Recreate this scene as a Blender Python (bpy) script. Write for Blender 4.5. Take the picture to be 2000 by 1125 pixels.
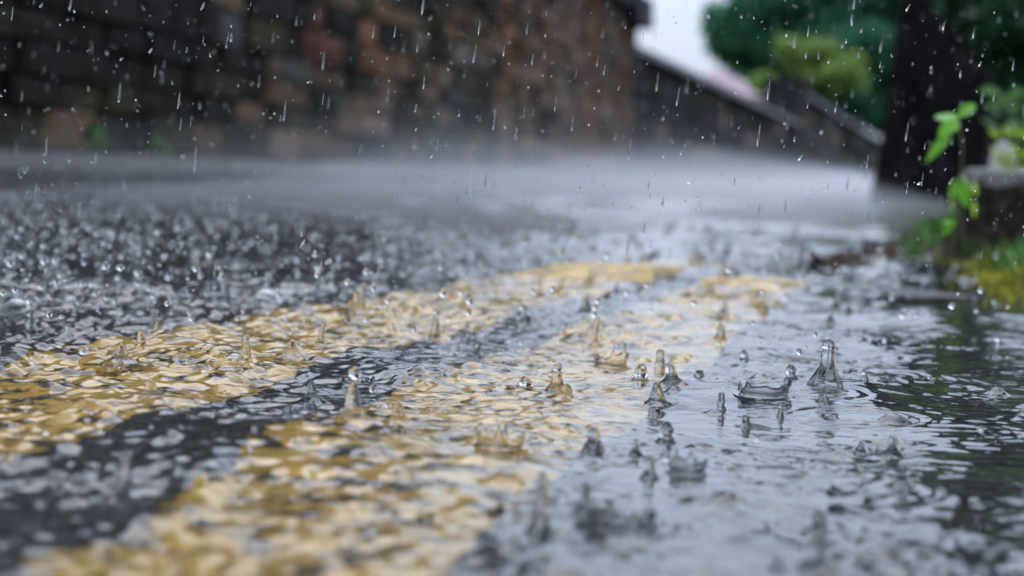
import bpy, math, random
import numpy as np

# ------------------------------------------------------------------ camera, sky, sun, exposure
scene = bpy.context.scene
for o in list(bpy.data.objects):
    bpy.data.objects.remove(o)
rnd = random.Random(7)
rng = np.random.default_rng(11)

FPX = 4722.0                      # focal length in photo pixels (85 mm on 36 mm, photo 2000 px wide)
ROLL = math.radians(2.5)
CAM = np.array([0.0, 0.0, 0.1085])   # lens ten centimetres above the road


def camera_basis(vx=1840.0, vy=360.0):
    a0, b0 = vx - 1000.0, 562.5 - vy
    a = a0 * math.cos(ROLL) - b0 * math.sin(ROLL)
    b = a0 * math.sin(ROLL) + b0 * math.cos(ROLL)
    th, psi = math.atan2(b, FPX), math.atan2(a, math.hypot(FPX, b))
    f = np.array([-math.sin(psi) * math.cos(th), math.cos(psi) * math.cos(th), -math.sin(th)])
    r0 = np.array([math.cos(psi), math.sin(psi), 0.0])
    u0 = np.cross(r0, f)
    r = r0 * math.cos(ROLL) + u0 * math.sin(ROLL)
    u = -r0 * math.sin(ROLL) + u0 * math.cos(ROLL)
    return f, r, u


CF, CR, CU = camera_basis()
from mathutils import Matrix, Vector
cam_data = bpy.data.cameras.new('camera')
cam = bpy.data.objects.new('camera', cam_data)
scene.collection.objects.link(cam)
cam.matrix_world = Matrix(((CR[0], CU[0], -CF[0], CAM[0]), (CR[1], CU[1], -CF[1], CAM[1]),
                           (CR[2], CU[2], -CF[2], CAM[2]), (0, 0, 0, 1)))
cam_data.sensor_width = 36.0
cam_data.lens = 85.0
cam_data.clip_start = 0.02
cam_data.clip_end = 3000.0
cam_data.dof.use_dof = True
cam_data.dof.focus_distance = 1.09
cam_data.dof.aperture_fstop = 12.5
scene.camera = cam

SUN_EL, SUN_AZ = math.radians(52), math.radians(-12)      # behind the wall and the tree: a backlit place
world = bpy.data.worlds.new('World')
scene.world = world
world.use_nodes = True
wt = world.node_tree
wt.nodes.clear()
w_out = wt.nodes.new('ShaderNodeOutputWorld')
w_bg = wt.nodes.new('ShaderNodeBackground')
w_sky = wt.nodes.new('ShaderNodeTexSky')
w_sky.sky_type = 'NISHITA'
w_sky.sun_disc = False
w_sky.sun_elevation = SUN_EL
w_sky.sun_rotation = SUN_AZ
w_sky.air_density = 1.0
w_sky.dust_density = 4.0
w_sky.ozone_density = 1.0
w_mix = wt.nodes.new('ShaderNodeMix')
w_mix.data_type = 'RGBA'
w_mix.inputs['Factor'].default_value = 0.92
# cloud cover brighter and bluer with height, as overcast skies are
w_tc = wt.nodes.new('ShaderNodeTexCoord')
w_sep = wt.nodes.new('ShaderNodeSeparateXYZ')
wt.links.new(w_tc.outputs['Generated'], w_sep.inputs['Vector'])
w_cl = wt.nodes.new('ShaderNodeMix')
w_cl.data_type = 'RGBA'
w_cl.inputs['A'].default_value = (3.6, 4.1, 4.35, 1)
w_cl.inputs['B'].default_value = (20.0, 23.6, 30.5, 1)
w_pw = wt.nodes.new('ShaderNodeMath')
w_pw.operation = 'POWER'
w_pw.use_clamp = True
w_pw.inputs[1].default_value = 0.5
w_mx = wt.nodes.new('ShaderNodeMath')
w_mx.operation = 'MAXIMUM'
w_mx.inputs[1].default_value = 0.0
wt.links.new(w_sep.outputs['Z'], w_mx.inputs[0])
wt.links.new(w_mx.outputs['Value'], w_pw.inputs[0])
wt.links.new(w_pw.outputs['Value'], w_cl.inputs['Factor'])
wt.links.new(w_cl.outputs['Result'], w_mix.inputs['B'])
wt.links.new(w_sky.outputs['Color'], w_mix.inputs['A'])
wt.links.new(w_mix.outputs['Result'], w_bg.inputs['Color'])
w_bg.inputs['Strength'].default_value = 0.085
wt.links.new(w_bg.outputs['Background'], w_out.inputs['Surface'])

sun_data = bpy.data.lights.new('sun', 'SUN')
sun_data.energy = 0.6
sun_data.angle = math.radians(40)
sun_data.color = (1.0, 0.95, 0.88)
sun = bpy.data.objects.new('sun', sun_data)
scene.collection.objects.link(sun)
sdir = Vector((math.sin(SUN_AZ) * math.cos(SUN_EL), math.cos(SUN_AZ) * math.cos(SUN_EL), math.sin(SUN_EL)))
sun.rotation_euler = sdir.to_track_quat('Z', 'Y').to_euler()
sun.location = (0, 0, 30)

scene.view_settings.view_transform = 'Standard'
scene.view_settings.look = 'None'
scene.view_settings.exposure = 0.24
scene.view_settings.gamma = 1.0
scene.view_settings.use_curve_mapping = False
scene.render.engine = 'CYCLES'
cy = scene.cycles
cy.use_denoising = True
cy.max_bounces = 10
cy.transmission_bounces = 8
cy.glossy_bounces = 4
cy.diffuse_bounces = 3
cy.volume_bounces = 2
cy.transparent_max_bounces = 12
cy.sample_clamp_indirect = 6.0
cy.volume_max_steps = 128


# ------------------------------------------------------------------ helpers
def unp(px, py, z=0.0):
    """point of the level z that the photo shows at this pixel"""
    d = (px - 1000) * CR + (562.5 - py) * CU + FPX * CF
    return CAM + d * ((z - CAM[2]) / d[2])


def at(px, py, y):
    """point at distance y along the road that the photo shows at this pixel"""
    d = (px - 1000) * CR + (562.5 - py) * CU + FPX * CF
    return CAM + d * (y / d[1])


def proj(p):
    v = np.asarray(p, float) - CAM
    w = v @ CF
    return 1000 + FPX * (v @ CR) / w, 562.5 - FPX * (v @ CU) / w, w


def mesh(name, verts, faces, smooth=True):
    me = bpy.data.meshes.new(name)
    me.from_pydata([tuple(map(float, v)) for v in verts], [], faces)
    me.update()
    if smooth:
        me.polygons.foreach_set('use_smooth', [True] * len(me.polygons))
    return me


def mesh_np(name, verts, quads, smooth=True):
    me = bpy.data.meshes.new(name)
    nv, nf, k = len(verts), len(quads), quads.shape[1]
    me.vertices.add(nv)
    me.vertices.foreach_set('co', np.ascontiguousarray(verts, dtype=np.float32).ravel())
    me.loops.add(nf * k)
    me.loops.foreach_set('vertex_index', np.ascontiguousarray(quads, dtype=np.int32).ravel())
    me.polygons.add(nf)
    me.polygons.foreach_set('loop_start', np.arange(0, nf * k, k, dtype=np.int32))
    me.update(calc_edges=True)
    me.validate()
    if smooth:
        me.polygons.foreach_set('use_smooth', np.ones(len(me.polygons), dtype=bool))
    return me


def obj(name, me, mat=None, parent=None, loc=None):
    o = bpy.data.objects.new(name, me)
    scene.collection.objects.link(o)
    if mat is not None and me is not None and not me.materials:
        me.materials.append(mat)
    if parent is not None:
        o.parent = parent
    if loc is not None:
        o.location = tuple(float(c) for c in loc)
    return o


def tag(o, label=None, cat=None, group=None, kind=None):
    if label: o['label'] = label
    if cat: o['category'] = cat
    if group: o['group'] = group
    if kind: o['kind'] = kind
    return o


def empty(name, loc):
    return obj(name, None, loc=loc)


def tube_geo(pts, radii, seg=10, rough=0.0, cap=True, off=(0, 0, 0)):
    pts = [np.asarray(p, float) for p in pts]
    V, Fc = [], []
    n = len(pts)
    for i, p in enumerate(pts):
        t = pts[min(i + 1, n - 1)] - pts[max(i - 1, 0)]
        t = t / (np.linalg.norm(t) + 1e-9)
        a = np.cross(t, [0.31, 0.9, 0.2]); a /= np.linalg.norm(a)
        b = np.cross(t, a)
        for k in range(seg):
            an = 2 * math.pi * k / seg
            rr = radii[i] * (1 + rough * (rnd.random() - .5))
            V.append(p + rr * (a * math.cos(an) + b * math.sin(an)) + np.asarray(off))
    for i in range(n - 1):
        for k in range(seg):
            k2 = (k + 1) % seg
            Fc.append((i * seg + k, i * seg + k2, (i + 1) * seg + k2, (i + 1) * seg + k))
    if cap:
        Fc.append(tuple(range(seg))[::-1])
        Fc.append(tuple((n - 1) * seg + k for k in range(seg)))
    return V, Fc


def box_geo(x0, x1, y0, y1, z0, z1):
    V = [(x0, y0, z0), (x1, y0, z0), (x1, y1, z0), (x0, y1, z0), (x0, y0, z1), (x1, y0, z1), (x1, y1, z1), (x0, y1, z1)]
    Fq = [(3, 2, 1, 0), (4, 5, 6, 7), (0, 1, 5, 4), (1, 2, 6, 5), (2, 3, 7, 6), (3, 0, 4, 7)]
    return V, Fq


def merge(parts):
    V, Fc = [], []
    for v, f in parts:
        o = len(V)
        V += list(v)
        Fc += [tuple(i + o for i in q) for q in f]
    return V, Fc


# ------------------------------------------------------------------ materials
def new_mat(name):
    m = bpy.data.materials.new(name)
    m.use_nodes = True
    nt = m.node_tree
    nt.nodes.clear()
    out = nt.nodes.new('ShaderNodeOutputMaterial')
    p = nt.nodes.new('ShaderNodeBsdfPrincipled')
    nt.links.new(p.outputs['BSDF'], out.inputs['Surface'])
    return m, nt, p, out


def rgb(c):
    return (c[0], c[1], c[2], 1.0)


def mottled(name, c1, c2, scale, rough=0.6, bump=0.3, dist=0.01, c3=None, detail=6, island=False, spec=0.5, objrand=0.0):
    m, nt, p, out = new_mat(name)
    tc = nt.nodes.new('ShaderNodeTexCoord')
    no = nt.nodes.new('ShaderNodeTexNoise')
    no.inputs['Scale'].default_value = scale
    no.inputs['Detail'].default_value = detail
    nt.links.new(tc.outputs['Object'], no.inputs['Vector'])
    cr = nt.nodes.new('ShaderNodeValToRGB')
    cr.color_ramp.elements[0].position = 0.32
    cr.color_ramp.elements[0].color = rgb(c1)
    cr.color_ramp.elements[1].position = 0.68
    cr.color_ramp.elements[1].color = rgb(c2)
    if c3:
        e = cr.color_ramp.elements.new(0.5)
        e.color = rgb(c3)
    nt.links.new(no.outputs['Fac'], cr.inputs['Fac'])
    col = cr.outputs['Color']
    if island or objrand:
        hv = nt.nodes.new('ShaderNodeHueSaturation')
        mr = nt.nodes.new('ShaderNodeMapRange')
        if island:
            g = nt.nodes.new('ShaderNodeNewGeometry')
            nt.links.new(g.outputs['Random Per Island'], mr.inputs['Value'])
            mr.inputs['To Min'].default_value, mr.inputs['To Max'].default_value = 0.5, 1.5
        else:
            g = nt.nodes.new('ShaderNodeObjectInfo')
            nt.links.new(g.outputs['Random'], mr.inputs['Value'])
            mr.inputs['To Min'].default_value, mr.inputs['To Max'].default_value = 1 - objrand, 1 + objrand
        nt.links.new(mr.outputs['Result'], hv.inputs['Value'])
        nt.links.new(col, hv.inputs['Color'])
        col = hv.outputs['Color']
    nt.links.new(col, p.inputs['Base Color'])
    p.inputs['Roughness'].default_value = rough
    p.inputs['Specular IOR Level'].default_value = spec
    if bump:
        b = nt.nodes.new('ShaderNodeBump')
        b.inputs['Strength'].default_value = bump
        b.inputs['Distance'].default_value = dist
        nt.links.new(no.outputs['Fac'], b.inputs['Height'])
        nt.links.new(b.outputs['Normal'], p.inputs['Normal'])
    return m


def leaf_mat(name, c1, c2, rough=0.35, trans=0.25):
    m = mottled(name, c1, c2, 3.0, rough, 0.0, island=True, spec=0.2)
    nt = m.node_tree
    p = [n for n in nt.nodes if n.type == 'BSDF_PRINCIPLED'][0]
    out = [n for n in nt.nodes if n.type == 'OUTPUT_MATERIAL'][0]
    src = p.inputs['Base Color'].links[0].from_socket
    tr = nt.nodes.new('ShaderNodeBsdfTranslucent')
    mx = nt.nodes.new('ShaderNodeMixShader')
    mx.inputs['Fac'].default_value = trans
    nt.links.new(src, tr.inputs['Color'])
    nt.links.new(p.outputs['BSDF'], mx.inputs[1])
    nt.links.new(tr.outputs['BSDF'], mx.inputs[2])
    nt.links.new(mx.outputs['Shader'], out.inputs['Surface'])
    return m


def water_mat(name, bump=None):
    m, nt, p, out = new_mat(name)
    p.inputs['Base Color'].default_value = (1, 1, 1, 1)
    p.inputs['Transmission Weight'].default_value = 1.0
    p.inputs['Roughness'].default_value = 0.0
    p.inputs['IOR'].default_value = 1.333
    if bump:
        tc = nt.nodes.new('ShaderNodeTexCoord')
        no = nt.nodes.new('ShaderNodeTexNoise')
        no.inputs['Scale'].default_value = bump[0]
        no.inputs['Detail'].default_value = 3
        nt.links.new(tc.outputs['Object'], no.inputs['Vector'])
        b = nt.nodes.new('ShaderNodeBump')
        b.inputs['Strength'].default_value = 1.0
        b.inputs['Distance'].default_value = bump[1]
        nt.links.new(no.outputs['Fac'], b.inputs['Height'])
        nt.links.new(b.outputs['Normal'], p.inputs['Normal'])
    return m


def asphalt_mat():
    m, nt, p, out = new_mat('asphalt')
    tc = nt.nodes.new('ShaderNodeTexCoord')
    vo = nt.nodes.new('ShaderNodeTexVoronoi')
    vo.inputs['Scale'].default_value = 130
    nt.links.new(tc.outputs['Object'], vo.inputs['Vector'])
    no = nt.nodes.new('ShaderNodeTexNoise')
    no.inputs['Scale'].default_value = 6
    no.inputs['Detail'].default_value = 8
    nt.links.new(tc.outputs['Object'], no.inputs['Vector'])
    cr = nt.nodes.new('ShaderNodeValToRGB')
    cr.color_ramp.elements[0].color = (0.008, 0.008, 0.010, 1)
    cr.color_ramp.elements[1].color = (0.06, 0.058, 0.06, 1)
    sep = nt.nodes.new('ShaderNodeSeparateColor')
    nt.links.new(vo.outputs['Color'], sep.inputs['Color'])
    ma = nt.nodes.new('ShaderNodeMath'); ma.operation = 'MULTIPLY'
    nt.links.new(sep.outputs['Red'], ma.inputs[0])
    nt.links.new(no.outputs['Fac'], ma.inputs[1])
    nt.links.new(ma.outputs['Value'], cr.inputs['Fac'])
    nt.links.new(cr.outputs['Color'], p.inputs['Base Color'])
    p.inputs['Roughness'].default_value = 0.6
    b = nt.nodes.new('ShaderNodeBump')
    b.inputs['Strength'].default_value = 0.8
    b.inputs['Distance'].default_value = 0.003
    b.invert = True
    nt.links.new(vo.outputs['Distance'], b.inputs['Height'])
    nt.links.new(b.outputs['Normal'], p.inputs['Normal'])
    return m


def paint_mat():
    m, nt, p, out = new_mat('yellow_road_paint')
    tc = nt.nodes.new('ShaderNodeTexCoord')
    no = nt.nodes.new('ShaderNodeTexNoise')
    no.inputs['Scale'].default_value = 60
    no.inputs['Detail'].default_value = 9
    no.inputs['Roughness'].default_value = 0.65
    nt.links.new(tc.outputs['Object'], no.inputs['Vector'])
    cr = nt.nodes.new('ShaderNodeValToRGB')
    for e, (pos, c) in zip((cr.color_ramp.elements[0], cr.color_ramp.elements[1]),
                           ((0.43, (0.05, 0.033, 0.018)), (0.5, (0.52, 0.30, 0.045)))):
        e.position = pos; e.color = rgb(c)
    e = cr.color_ramp.elements.new(0.7); e.color = (0.70, 0.46, 0.11, 1)
    nt.links.new(no.outputs['Fac'], cr.inputs['Fac'])
    nt.links.new(cr.outputs['Color'], p.inputs['Base Color'])
    p.inputs['Roughness'].default_value = 0.5
    b = nt.nodes.new('ShaderNodeBump')
    b.inputs['Strength'].default_value = 0.5
    b.inputs['Distance'].default_value = 0.002
    nt.links.new(no.outputs['Fac'], b.inputs['Height'])
    nt.links.new(b.outputs['Normal'], p.inputs['Normal'])
    return m


def volume_mat(name, density, color=(0.93, 0.95, 0.98), aniso=0.2):
    m = bpy.data.materials.new(name)
    m.use_nodes = True
    nt = m.node_tree
    nt.nodes.clear()
    out = nt.nodes.new('ShaderNodeOutputMaterial')
    v = nt.nodes.new('ShaderNodeVolumePrincipled')
    v.inputs['Color'].default_value = rgb(color)
    v.inputs['Density'].default_value = density
    v.inputs['Anisotropy'].default_value = aniso
    nt.links.new(v.outputs['Volume'], out.inputs['Volume'])
    return m


M = dict(
    asphalt=asphalt_mat(), paint=paint_mat(),
    water=water_mat('water'), surface=water_mat('rain_water', (160.0, 0.00018)), far_water=water_mat('puddled_water', (60.0, 0.004)),
    soil=mottled('damp_soil', (0.010, 0.011, 0.006), (0.035, 0.032, 0.018), 18, 0.9, 0.8, 0.01, spec=0.1),
    ground=mottled('meadow_ground', (0.03, 0.04, 0.015), (0.07, 0.08, 0.03), 2, 0.8, 0.4, 0.02),
    bark=mottled('wet_bark', (0.004, 0.004, 0.005), (0.022, 0.018, 0.018), 9, 0.8, 0.9, 0.03, spec=0.08),
    stem=mottled('green_stem', (0.05, 0.09, 0.02), (0.09, 0.13, 0.03), 40, 0.5, 0.0),
    stump=mottled('rotten_wood', (0.008, 0.007, 0.005), (0.045, 0.032, 0.02), 60, 0.8, 0.9, 0.006, spec=0.1),
    cut=mottled('weathered_cut_wood', (0.07, 0.068, 0.06), (0.17, 0.165, 0.145), 50, 0.5, 0.5, 0.003),
    moss=leaf_mat('moss_leaves', (0.15, 0.17, 0.012), (0.32, 0.29, 0.02)),
    leaf_bright=leaf_mat('bright_leaves', (0.09, 0.30, 0.012), (0.17, 0.42, 0.02)),
    leaf_lime=leaf_mat('lime_leaves', (0.22, 0.36, 0.02), (0.36, 0.48, 0.03)),
    leaf_tree=leaf_mat('tree_leaves', (0.039, 0.15, 0.084), (0.0975, 0.276, 0.138), rough=.6, trans=0.5),
    leaf_bush=leaf_mat('bush_leaves', (0.14, 0.24, 0.06), (0.28, 0.38, 0.10), rough=.6, trans=0.5),
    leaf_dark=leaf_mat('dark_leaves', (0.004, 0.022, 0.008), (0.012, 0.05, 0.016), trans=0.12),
    leaf_mid=leaf_mat('mid_leaves', (0.012, 0.055, 0.02), (0.035, 0.12, 0.04), trans=0.3),
    leaf_weed=leaf_mat('weed_leaves', (0.05, 0.14, 0.02), (0.10, 0.22, 0.04)),
    litter=mottled('leaf_litter', (0.04, 0.02, 0.012), (0.11, 0.06, 0.03), 30, 0.5, 0.0, island=True),
    pavement=mottled('wet_pavement', (0.05, 0.045, 0.04), (0.12, 0.105, 0.09), 4, 0.6, 0.3, 0.01, spec=0.3),
    kerb=mottled('kerb_granite', (0.06, 0.055, 0.048), (0.15, 0.135, 0.115), 12, 0.6, 0.3, 0.01, objrand=.3, spec=0.3),
    mortar=mottled('dirty_mortar', (0.0072, 0.0066, 0.0054), (0.024, 0.021, 0.018), 7, 0.9, 0.6, 0.01, spec=0.1),
    s_black=mottled('black_stone', (0.004, 0.0036, 0.0025), (0.0149, 0.0121, 0.008), 6, 0.85, 0.5, 0.02, objrand=0.4, spec=0.1),  # near-black stone tone, commonest along the left part of the wall
    s_moss=mottled('mossy_stone', (0.0105, 0.0098, 0.0043), (0.0446, 0.0385, 0.0171), 6, 0.85, 0.5, 0.02, objrand=0.4, spec=0.1),
    s_brown=mottled('brown_stone', (0.0644, 0.0414, 0.0277), (0.1841, 0.1243, 0.0921), 6, 0.85, 0.5, 0.02, objrand=0.35, spec=0.1),
    s_orange=mottled('orange_stone', (0.075, 0.036, 0.018), (0.21, 0.098, 0.05), 6, 0.85, 0.5, 0.02, objrand=0.3, spec=0.1),
    s_red=mottled('red_stone', (0.055, 0.022, 0.015), (0.13, 0.052, 0.036), 6, 0.85, 0.5, 0.02, objrand=0.3, spec=0.1),
    s_umber=mottled('umber_stone', (0.0396, 0.0252, 0.0144), (0.135, 0.081, 0.0468), 6, 0.85, 0.5, 0.02, objrand=0.35, spec=0.1),
    s_grey=mottled('grey_stone', (0.025, 0.025, 0.023), (0.075, 0.075, 0.07), 6, 0.85, 0.5, 0.02, objrand=0.3, spec=0.1),
    slate=mottled('dark_slate', (0.0139, 0.0133, 0.0155), (0.0385, 0.0346, 0.0357), 5, 0.85, 0.5, 0.02, objrand=0.3, spec=0.1),
    cope=mottled('pale_wet_coping', (0.07, 0.065, 0.07), (0.14, 0.132, 0.138), 5, 0.8, 0.3, 0.01, spec=0.15),
    cope_dark=mottled('dark_wet_coping', (0.012, 0.013, 0.017), (0.04, 0.04, 0.048), 5, 0.85, 0.4, 0.02, spec=0.15),
    plaster=mottled('pale_plaster', (0.42, 0.38, 0.36), (0.55, 0.5, 0.48), 2, 0.8, 0.1, 0.01),
    roof=mottled('pink_roof_tile', (0.20, 0.13, 0.145), (0.28, 0.19, 0.21), 3, 0.6, 0.2, 0.02),
    glass=mottled('dark_window', (0.02, 0.02, 0.025), (0.04, 0.04, 0.05), 2, 0.1, 0.0),
    pale_rock=mottled('pale_rock', (0.35, 0.34, 0.32), (0.55, 0.53, 0.5), 30, 0.6, 0.4, 0.004),
)

# ------------------------------------------------------------------ the setting: ground, road, painted lines
WATER_Z = 0.0095

g = mesh('ground', [(-900, -200, -0.05), (900, -200, -0.05), (900, 1800, -0.05), (-900, 1800, -0.05)], [(0, 1, 2, 3)], False)
tag(obj('ground', g, M['ground']), kind='structure')

ROAD_R = [(-6, 1.1), (0.2, 0.55), (1.2, 0.20), (2.2, 0.10), (3.0, 0.03), (3.6, -0.07), (5, -0.13), (8, -0.22), (14, -0.35), (30, -0.9), (60, -1.5), (90, -1.5)]


def road_right(y):
    return float(np.interp(y, [a for a, b in ROAD_R], [b for a, b in ROAD_R]))


def road_rise(y):
    """a low worn ridge across the lane, just under the water"""
    return .0072 * math.exp(-((y - 2.32) / .24) ** 2)


ys = [-6, -2, 0, .2, .6, 1, 1.4, 1.6, 1.7, 1.8, 1.9, 2.0, 2.1, 2.2, 2.3, 2.4, 2.5, 2.6, 2.7, 2.8, 2.9, 3, 3.3, 3.6, 4.2, 5, 6.5, 8, 10, 14, 20, 30, 45, 60, 90]
V, Fq = [], []
NX = 8
for y in ys:
    for k in range(NX + 1):
        x = -4.35 + (road_right(y) + 0.12 + 4.35) * k / NX
        V.append((x, y, road_rise(y)))
for j in range(len(ys) - 1):
    for k in range(NX):
        a = j * (NX + 1) + k
        Fq.append((a, a + 1, a + NX + 2, a + NX + 1))
road = tag(obj('road', mesh('road', V, Fq, False), M['asphalt']), kind='structure')


def painted_line(left, right, y0, y1, n=260, label=None):
    """a thick worn stripe of paint with ragged edges"""
    V, Fq = [], []
    j1 = j2 = 0.0
    for i in range(n + 1):
        y = y0 + (y1 - y0) * i / n
        j1 = j1 * 0.7 + rnd.gauss(0, 0.0013)
        j2 = j2 * 0.7 + rnd.gauss(0, 0.0013)
        xl = float(np.interp(y, *zip(*left))) + j1
        xr = float(np.interp(y, *zip(*right))) + j2
        w = xr - xl
        for fx, z in ((0, 0.0005), (0.02, 0.0022), (0.35, 0.0026), (0.7, 0.0026), (0.98, 0.0022), (1, 0.0005)):
            V.append((xl + w * fx, y + rnd.gauss(0, .0002), z * (1 + road_rise(y) * 420 * min(1, max(0, (y1 - y) / .13 + .35 * math.sin(fx * 9 + y * 60)))) + road_rise(y)))
    for i in range(n):
        for k in range(5):
            a = i * 6 + k
            Fq.append((a, a + 1, a + 7, a + 6))
    o = obj('painted_line', mesh('painted_line', V, Fq), M['paint'], road)
    if label: o['label'] = label
    return o


painted_line([(-2, -.42), (1.3, -.418), (2.1, -.388), (2.5, -.333), (3.1, -.25)], [(-2, -.286), (1.2, -.288), (2.1, -.262), (3.1, -.20)], -1.0, 2.75,
             label='worn yellow line farther from the verge')
painted_line([(-2, -.200), (.62, -.209), (.84, -.233), (1.2, -.232), (2.6, -.203)], [(-2, -.108), (1.2, -.121), (2.6, -.118)], -1.0, 2.32,
             label='worn yellow line nearer the verge')

pave = tag(obj('pavement', mesh('pavement', *box_geo(-4.6, -3.99, 4, 90, -.04, .075), False), M['pavement']), kind='structure')
for i in range(44):
    y = 5.0 + i * .92
    V, Fq = box_geo(-.075, .075, -.45, .45, -.1, .04)
    V = [(x - (.02 if z > 0 and x > 0 else 0), yy, z + rnd.uniform(-.004, .004)) for x, yy, z in V]
    obj('kerb_stone', mesh('kerb_stone', V, Fq, False), M['kerb'], pave, (-3.91, y, .035))

# ------------------------------------------------------------------ rain-beaten water film over the road
az = np.concatenate([np.linspace(-40, -23.2, 60, endpoint=False), np.linspace(-23.2, 3.2, 480, endpoint=False), np.linspace(3.2, 26, 60)])
az = np.radians(az)
segs = [(0.40, 0.9, .0027), (0.9, 1.9, .00125), (1.9, 3.5, .0022), (3.5, 9.0, .005), (9.0, 70.0, .014)]
ds = []
for a, b, r in segs:
    k = int(math.log(b / a) / r)
    ds += list(a * np.exp(np.linspace(0, math.log(b / a), k, endpoint=False)))
ds.append(70.0)
ds = np.array(ds)
NR, NC = len(ds), len(az)
GX = ds[:, None] * np.sin(az)[None, :]
GY = ds[:, None] * np.cos(az)[None, :]
cell = (np.gradient(ds))[:, None] * np.ones((1, NC))
H = np.zeros((NR, NC))


def smooth(e0, e1, x):
    t = np.clip((x - e0) / (e1 - e0), 0, 1)
    return t * t * (3 - 2 * t)


# smoother running water in the channel beside the verge
stream_edge = np.interp(GY, [0.4, 0.75, 1.08, 1.4, 1.8, 2.4, 3.2, 8], [0.012, 0.002, -0.016, -0.032, -0.036, 0.0, 0.2, 0.4])
stream = smooth(-0.012, 0.016, GX - stream_edge)
calm = 1 - 0.86 * stream


def waves(lmin, lmax, n, rms, mask=None, ang=None):
    """random short-crested chop; waves the grid cannot carry fade out"""
    global H
    out = np.zeros_like(H)
    for i in range(n):
        lam = math.exp(rnd.uniform(math.log(lmin), math.log(lmax)))
        th = rnd.uniform(0, 2 * math.pi) if ang is None else rnd.gauss(ang[0], ang[1])
        kx, ky = 2 * math.pi / lam * math.cos(th), 2 * math.pi / lam * math.sin(th)
        keep = np.clip((lam / cell - 2.5) / 3.0, 0, 1)
        rows = np.where(keep[:, 0] > 0)[0]
        if len(rows) == 0:
            continue
        s = slice(rows[0], rows[-1] + 1)
        out[s] += keep[s] * lam * np.sin(kx * GX[s] + ky * GY[s] + rnd.uniform(0, 6.283))
    out *= rms / (math.sqrt(n / 2) * math.sqrt(lmin * lmax))
    H += out if mask is None else out * mask


rough = np.interp(GX, [-.5, -.36, -.2, -.1], [1.0, .9, .45, .2])       # shallower, calmer film toward the verge
rough = np.maximum(rough, np.interp(GY, [.72, 1.0], [.9, .0]) * np.interp(GX, [-.2, -.1], [1, .5]))
rough = rough * np.interp(GY, [1.4, 2.0, 3.0], [1, .5, .35])
rough = np.maximum(rough, 1.5 * np.exp(-((GY - 2.12) / .26) ** 2) * smooth(-.40, -.33, GX) * (1 - smooth(-.12, -.09, GX)))   # broken water over the far ends of the lines
chop = calm * rough * (0.75 + 0.35 * np.sin(GX * 21 + 1.3) * np.sin(GY * 9 + .4))
waves(0.011, 0.03, 40, 0.00062, chop)
waves(0.0062, 0.013, 44, 0.00027, chop)
waves(0.03, 0.10, 30, 0.0012, calm * rough)
waves(0.10, 0.45, 24, 0.0018, 0.35 + 0.65 * calm)
waves(0.5, 2.0, 20, 0.006, np.clip((ds[:, None] - 3) / 4, 0, 1) * np.ones((1, NC)))
waves(0.010, 0.022, 26, 0.00013, stream, ang=(math.pi / 2, 0.28))     # transverse ripples on the stream
waves(0.022, 0.05, 14, 0.00014, stream, ang=(math.pi / 2, 0.4))
# a low standing swell where the stream shoots past the mossy bank
H += 0.006 * np.exp(-((GX - 0.02) / 0.05) ** 2 - ((GY - 1.75) / 0.22) ** 2)


def stamp(x, y, rad, fn):
    d0 = math.hypot(x, y)
    r0, r1 = np.searchsorted(ds, [d0 - rad, d0 + rad])
    a0 = math.atan2(x, y); da = rad / max(d0, .1)
    c0, c1 = np.searchsorted(az, [a0 - da, a0 + da])
    if r1 <= r0 or c1 <= c0:
        return
    rr = np.hypot(GX[r0:r1, c0:c1] - x, GY[r0:r1, c0:c1] - y)
    H[r0:r1, c0:c1] += fn(rr)


def rand_spot(dmin, dmax, a0=-25, a1=4):
    d = math.sqrt(rnd.uniform(dmin ** 2, dmax ** 2))
    a = math.radians(rnd.uniform(a0, a1))
    return d * math.sin(a), d * math.cos(a)


def in_stream(x, y):
    return x > np.interp(y, [0.4, 0.75, 1.08, 1.4, 1.8, 2.4, 3.2, 8], [0.012, 0.002, -0.016, -0.032, -0.036, 0.0, 0.2, 0.4])


for i in range(4200):                        # rings spreading from old drops
    x, y = rand_spot(0.45, 3.4)
    if in_stream(x, y) and rnd.random() < .9:
        continue
    r0 = rnd.uniform(0.004, 0.032)
    lam = rnd.uniform(0.006, 0.010) * (1 + r0 * 12)
    amp = rnd.choice((.12, .2, .3, .5, .9)) * (1.2 if x < -.3 else .8 if x < -.15 else .45) * (1 if y < 1.7 else .6) * 1e-3 * math.sqrt(0.01 / (r0 + 0.004))
    s = lam * 0.9
    stamp(x, y, r0 + 2.2 * s, lambda r: amp * np.exp(-((r - r0) / s) ** 2) * np.cos(2 * math.pi * (r - r0) / lam))
for i in range(70):                          # clear rings on the calmer film
    x, y = rand_spot(0.6, 2.2, -11, 1)
    if in_stream(x, y): continue
    r0 = rnd.uniform(0.008, 0.03); lam = rnd.uniform(.006, .009)
    stamp(x, y, r0 + .022, lambda r: .00028 * np.exp(-((r - r0) / .009) ** 2) * np.cos(2 * math.pi * (r - r0) / lam))
for i in range(2200):                        # fresh hits: a raised rim round a pit, or a rounded hump
    x, y = rand_spot(0.45, 3.6)
    if in_stream(x, y) and rnd.random() < .95:
        continue
    q = rnd.random()
    if q < .45:
        R = rnd.uniform(.003, .008); hh = rnd.uniform(.4, 1.6) * 1e-3
        stamp(x, y, R * 2.4, lambda r: hh * (1.2 * np.exp(-((r - R) / (R * .38)) ** 2) - .8 * np.exp(-(r / (R * .7)) ** 2)))
    else:
        R = rnd.uniform(.003, .007); hh = rnd.uniform(.5, 3.2) * 1e-3 * (1 if rnd.random() < .8 else 1.7)
        stamp(x, y, R * 2.6, lambda r: hh * np.exp(-(r / R) ** 2))
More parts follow.
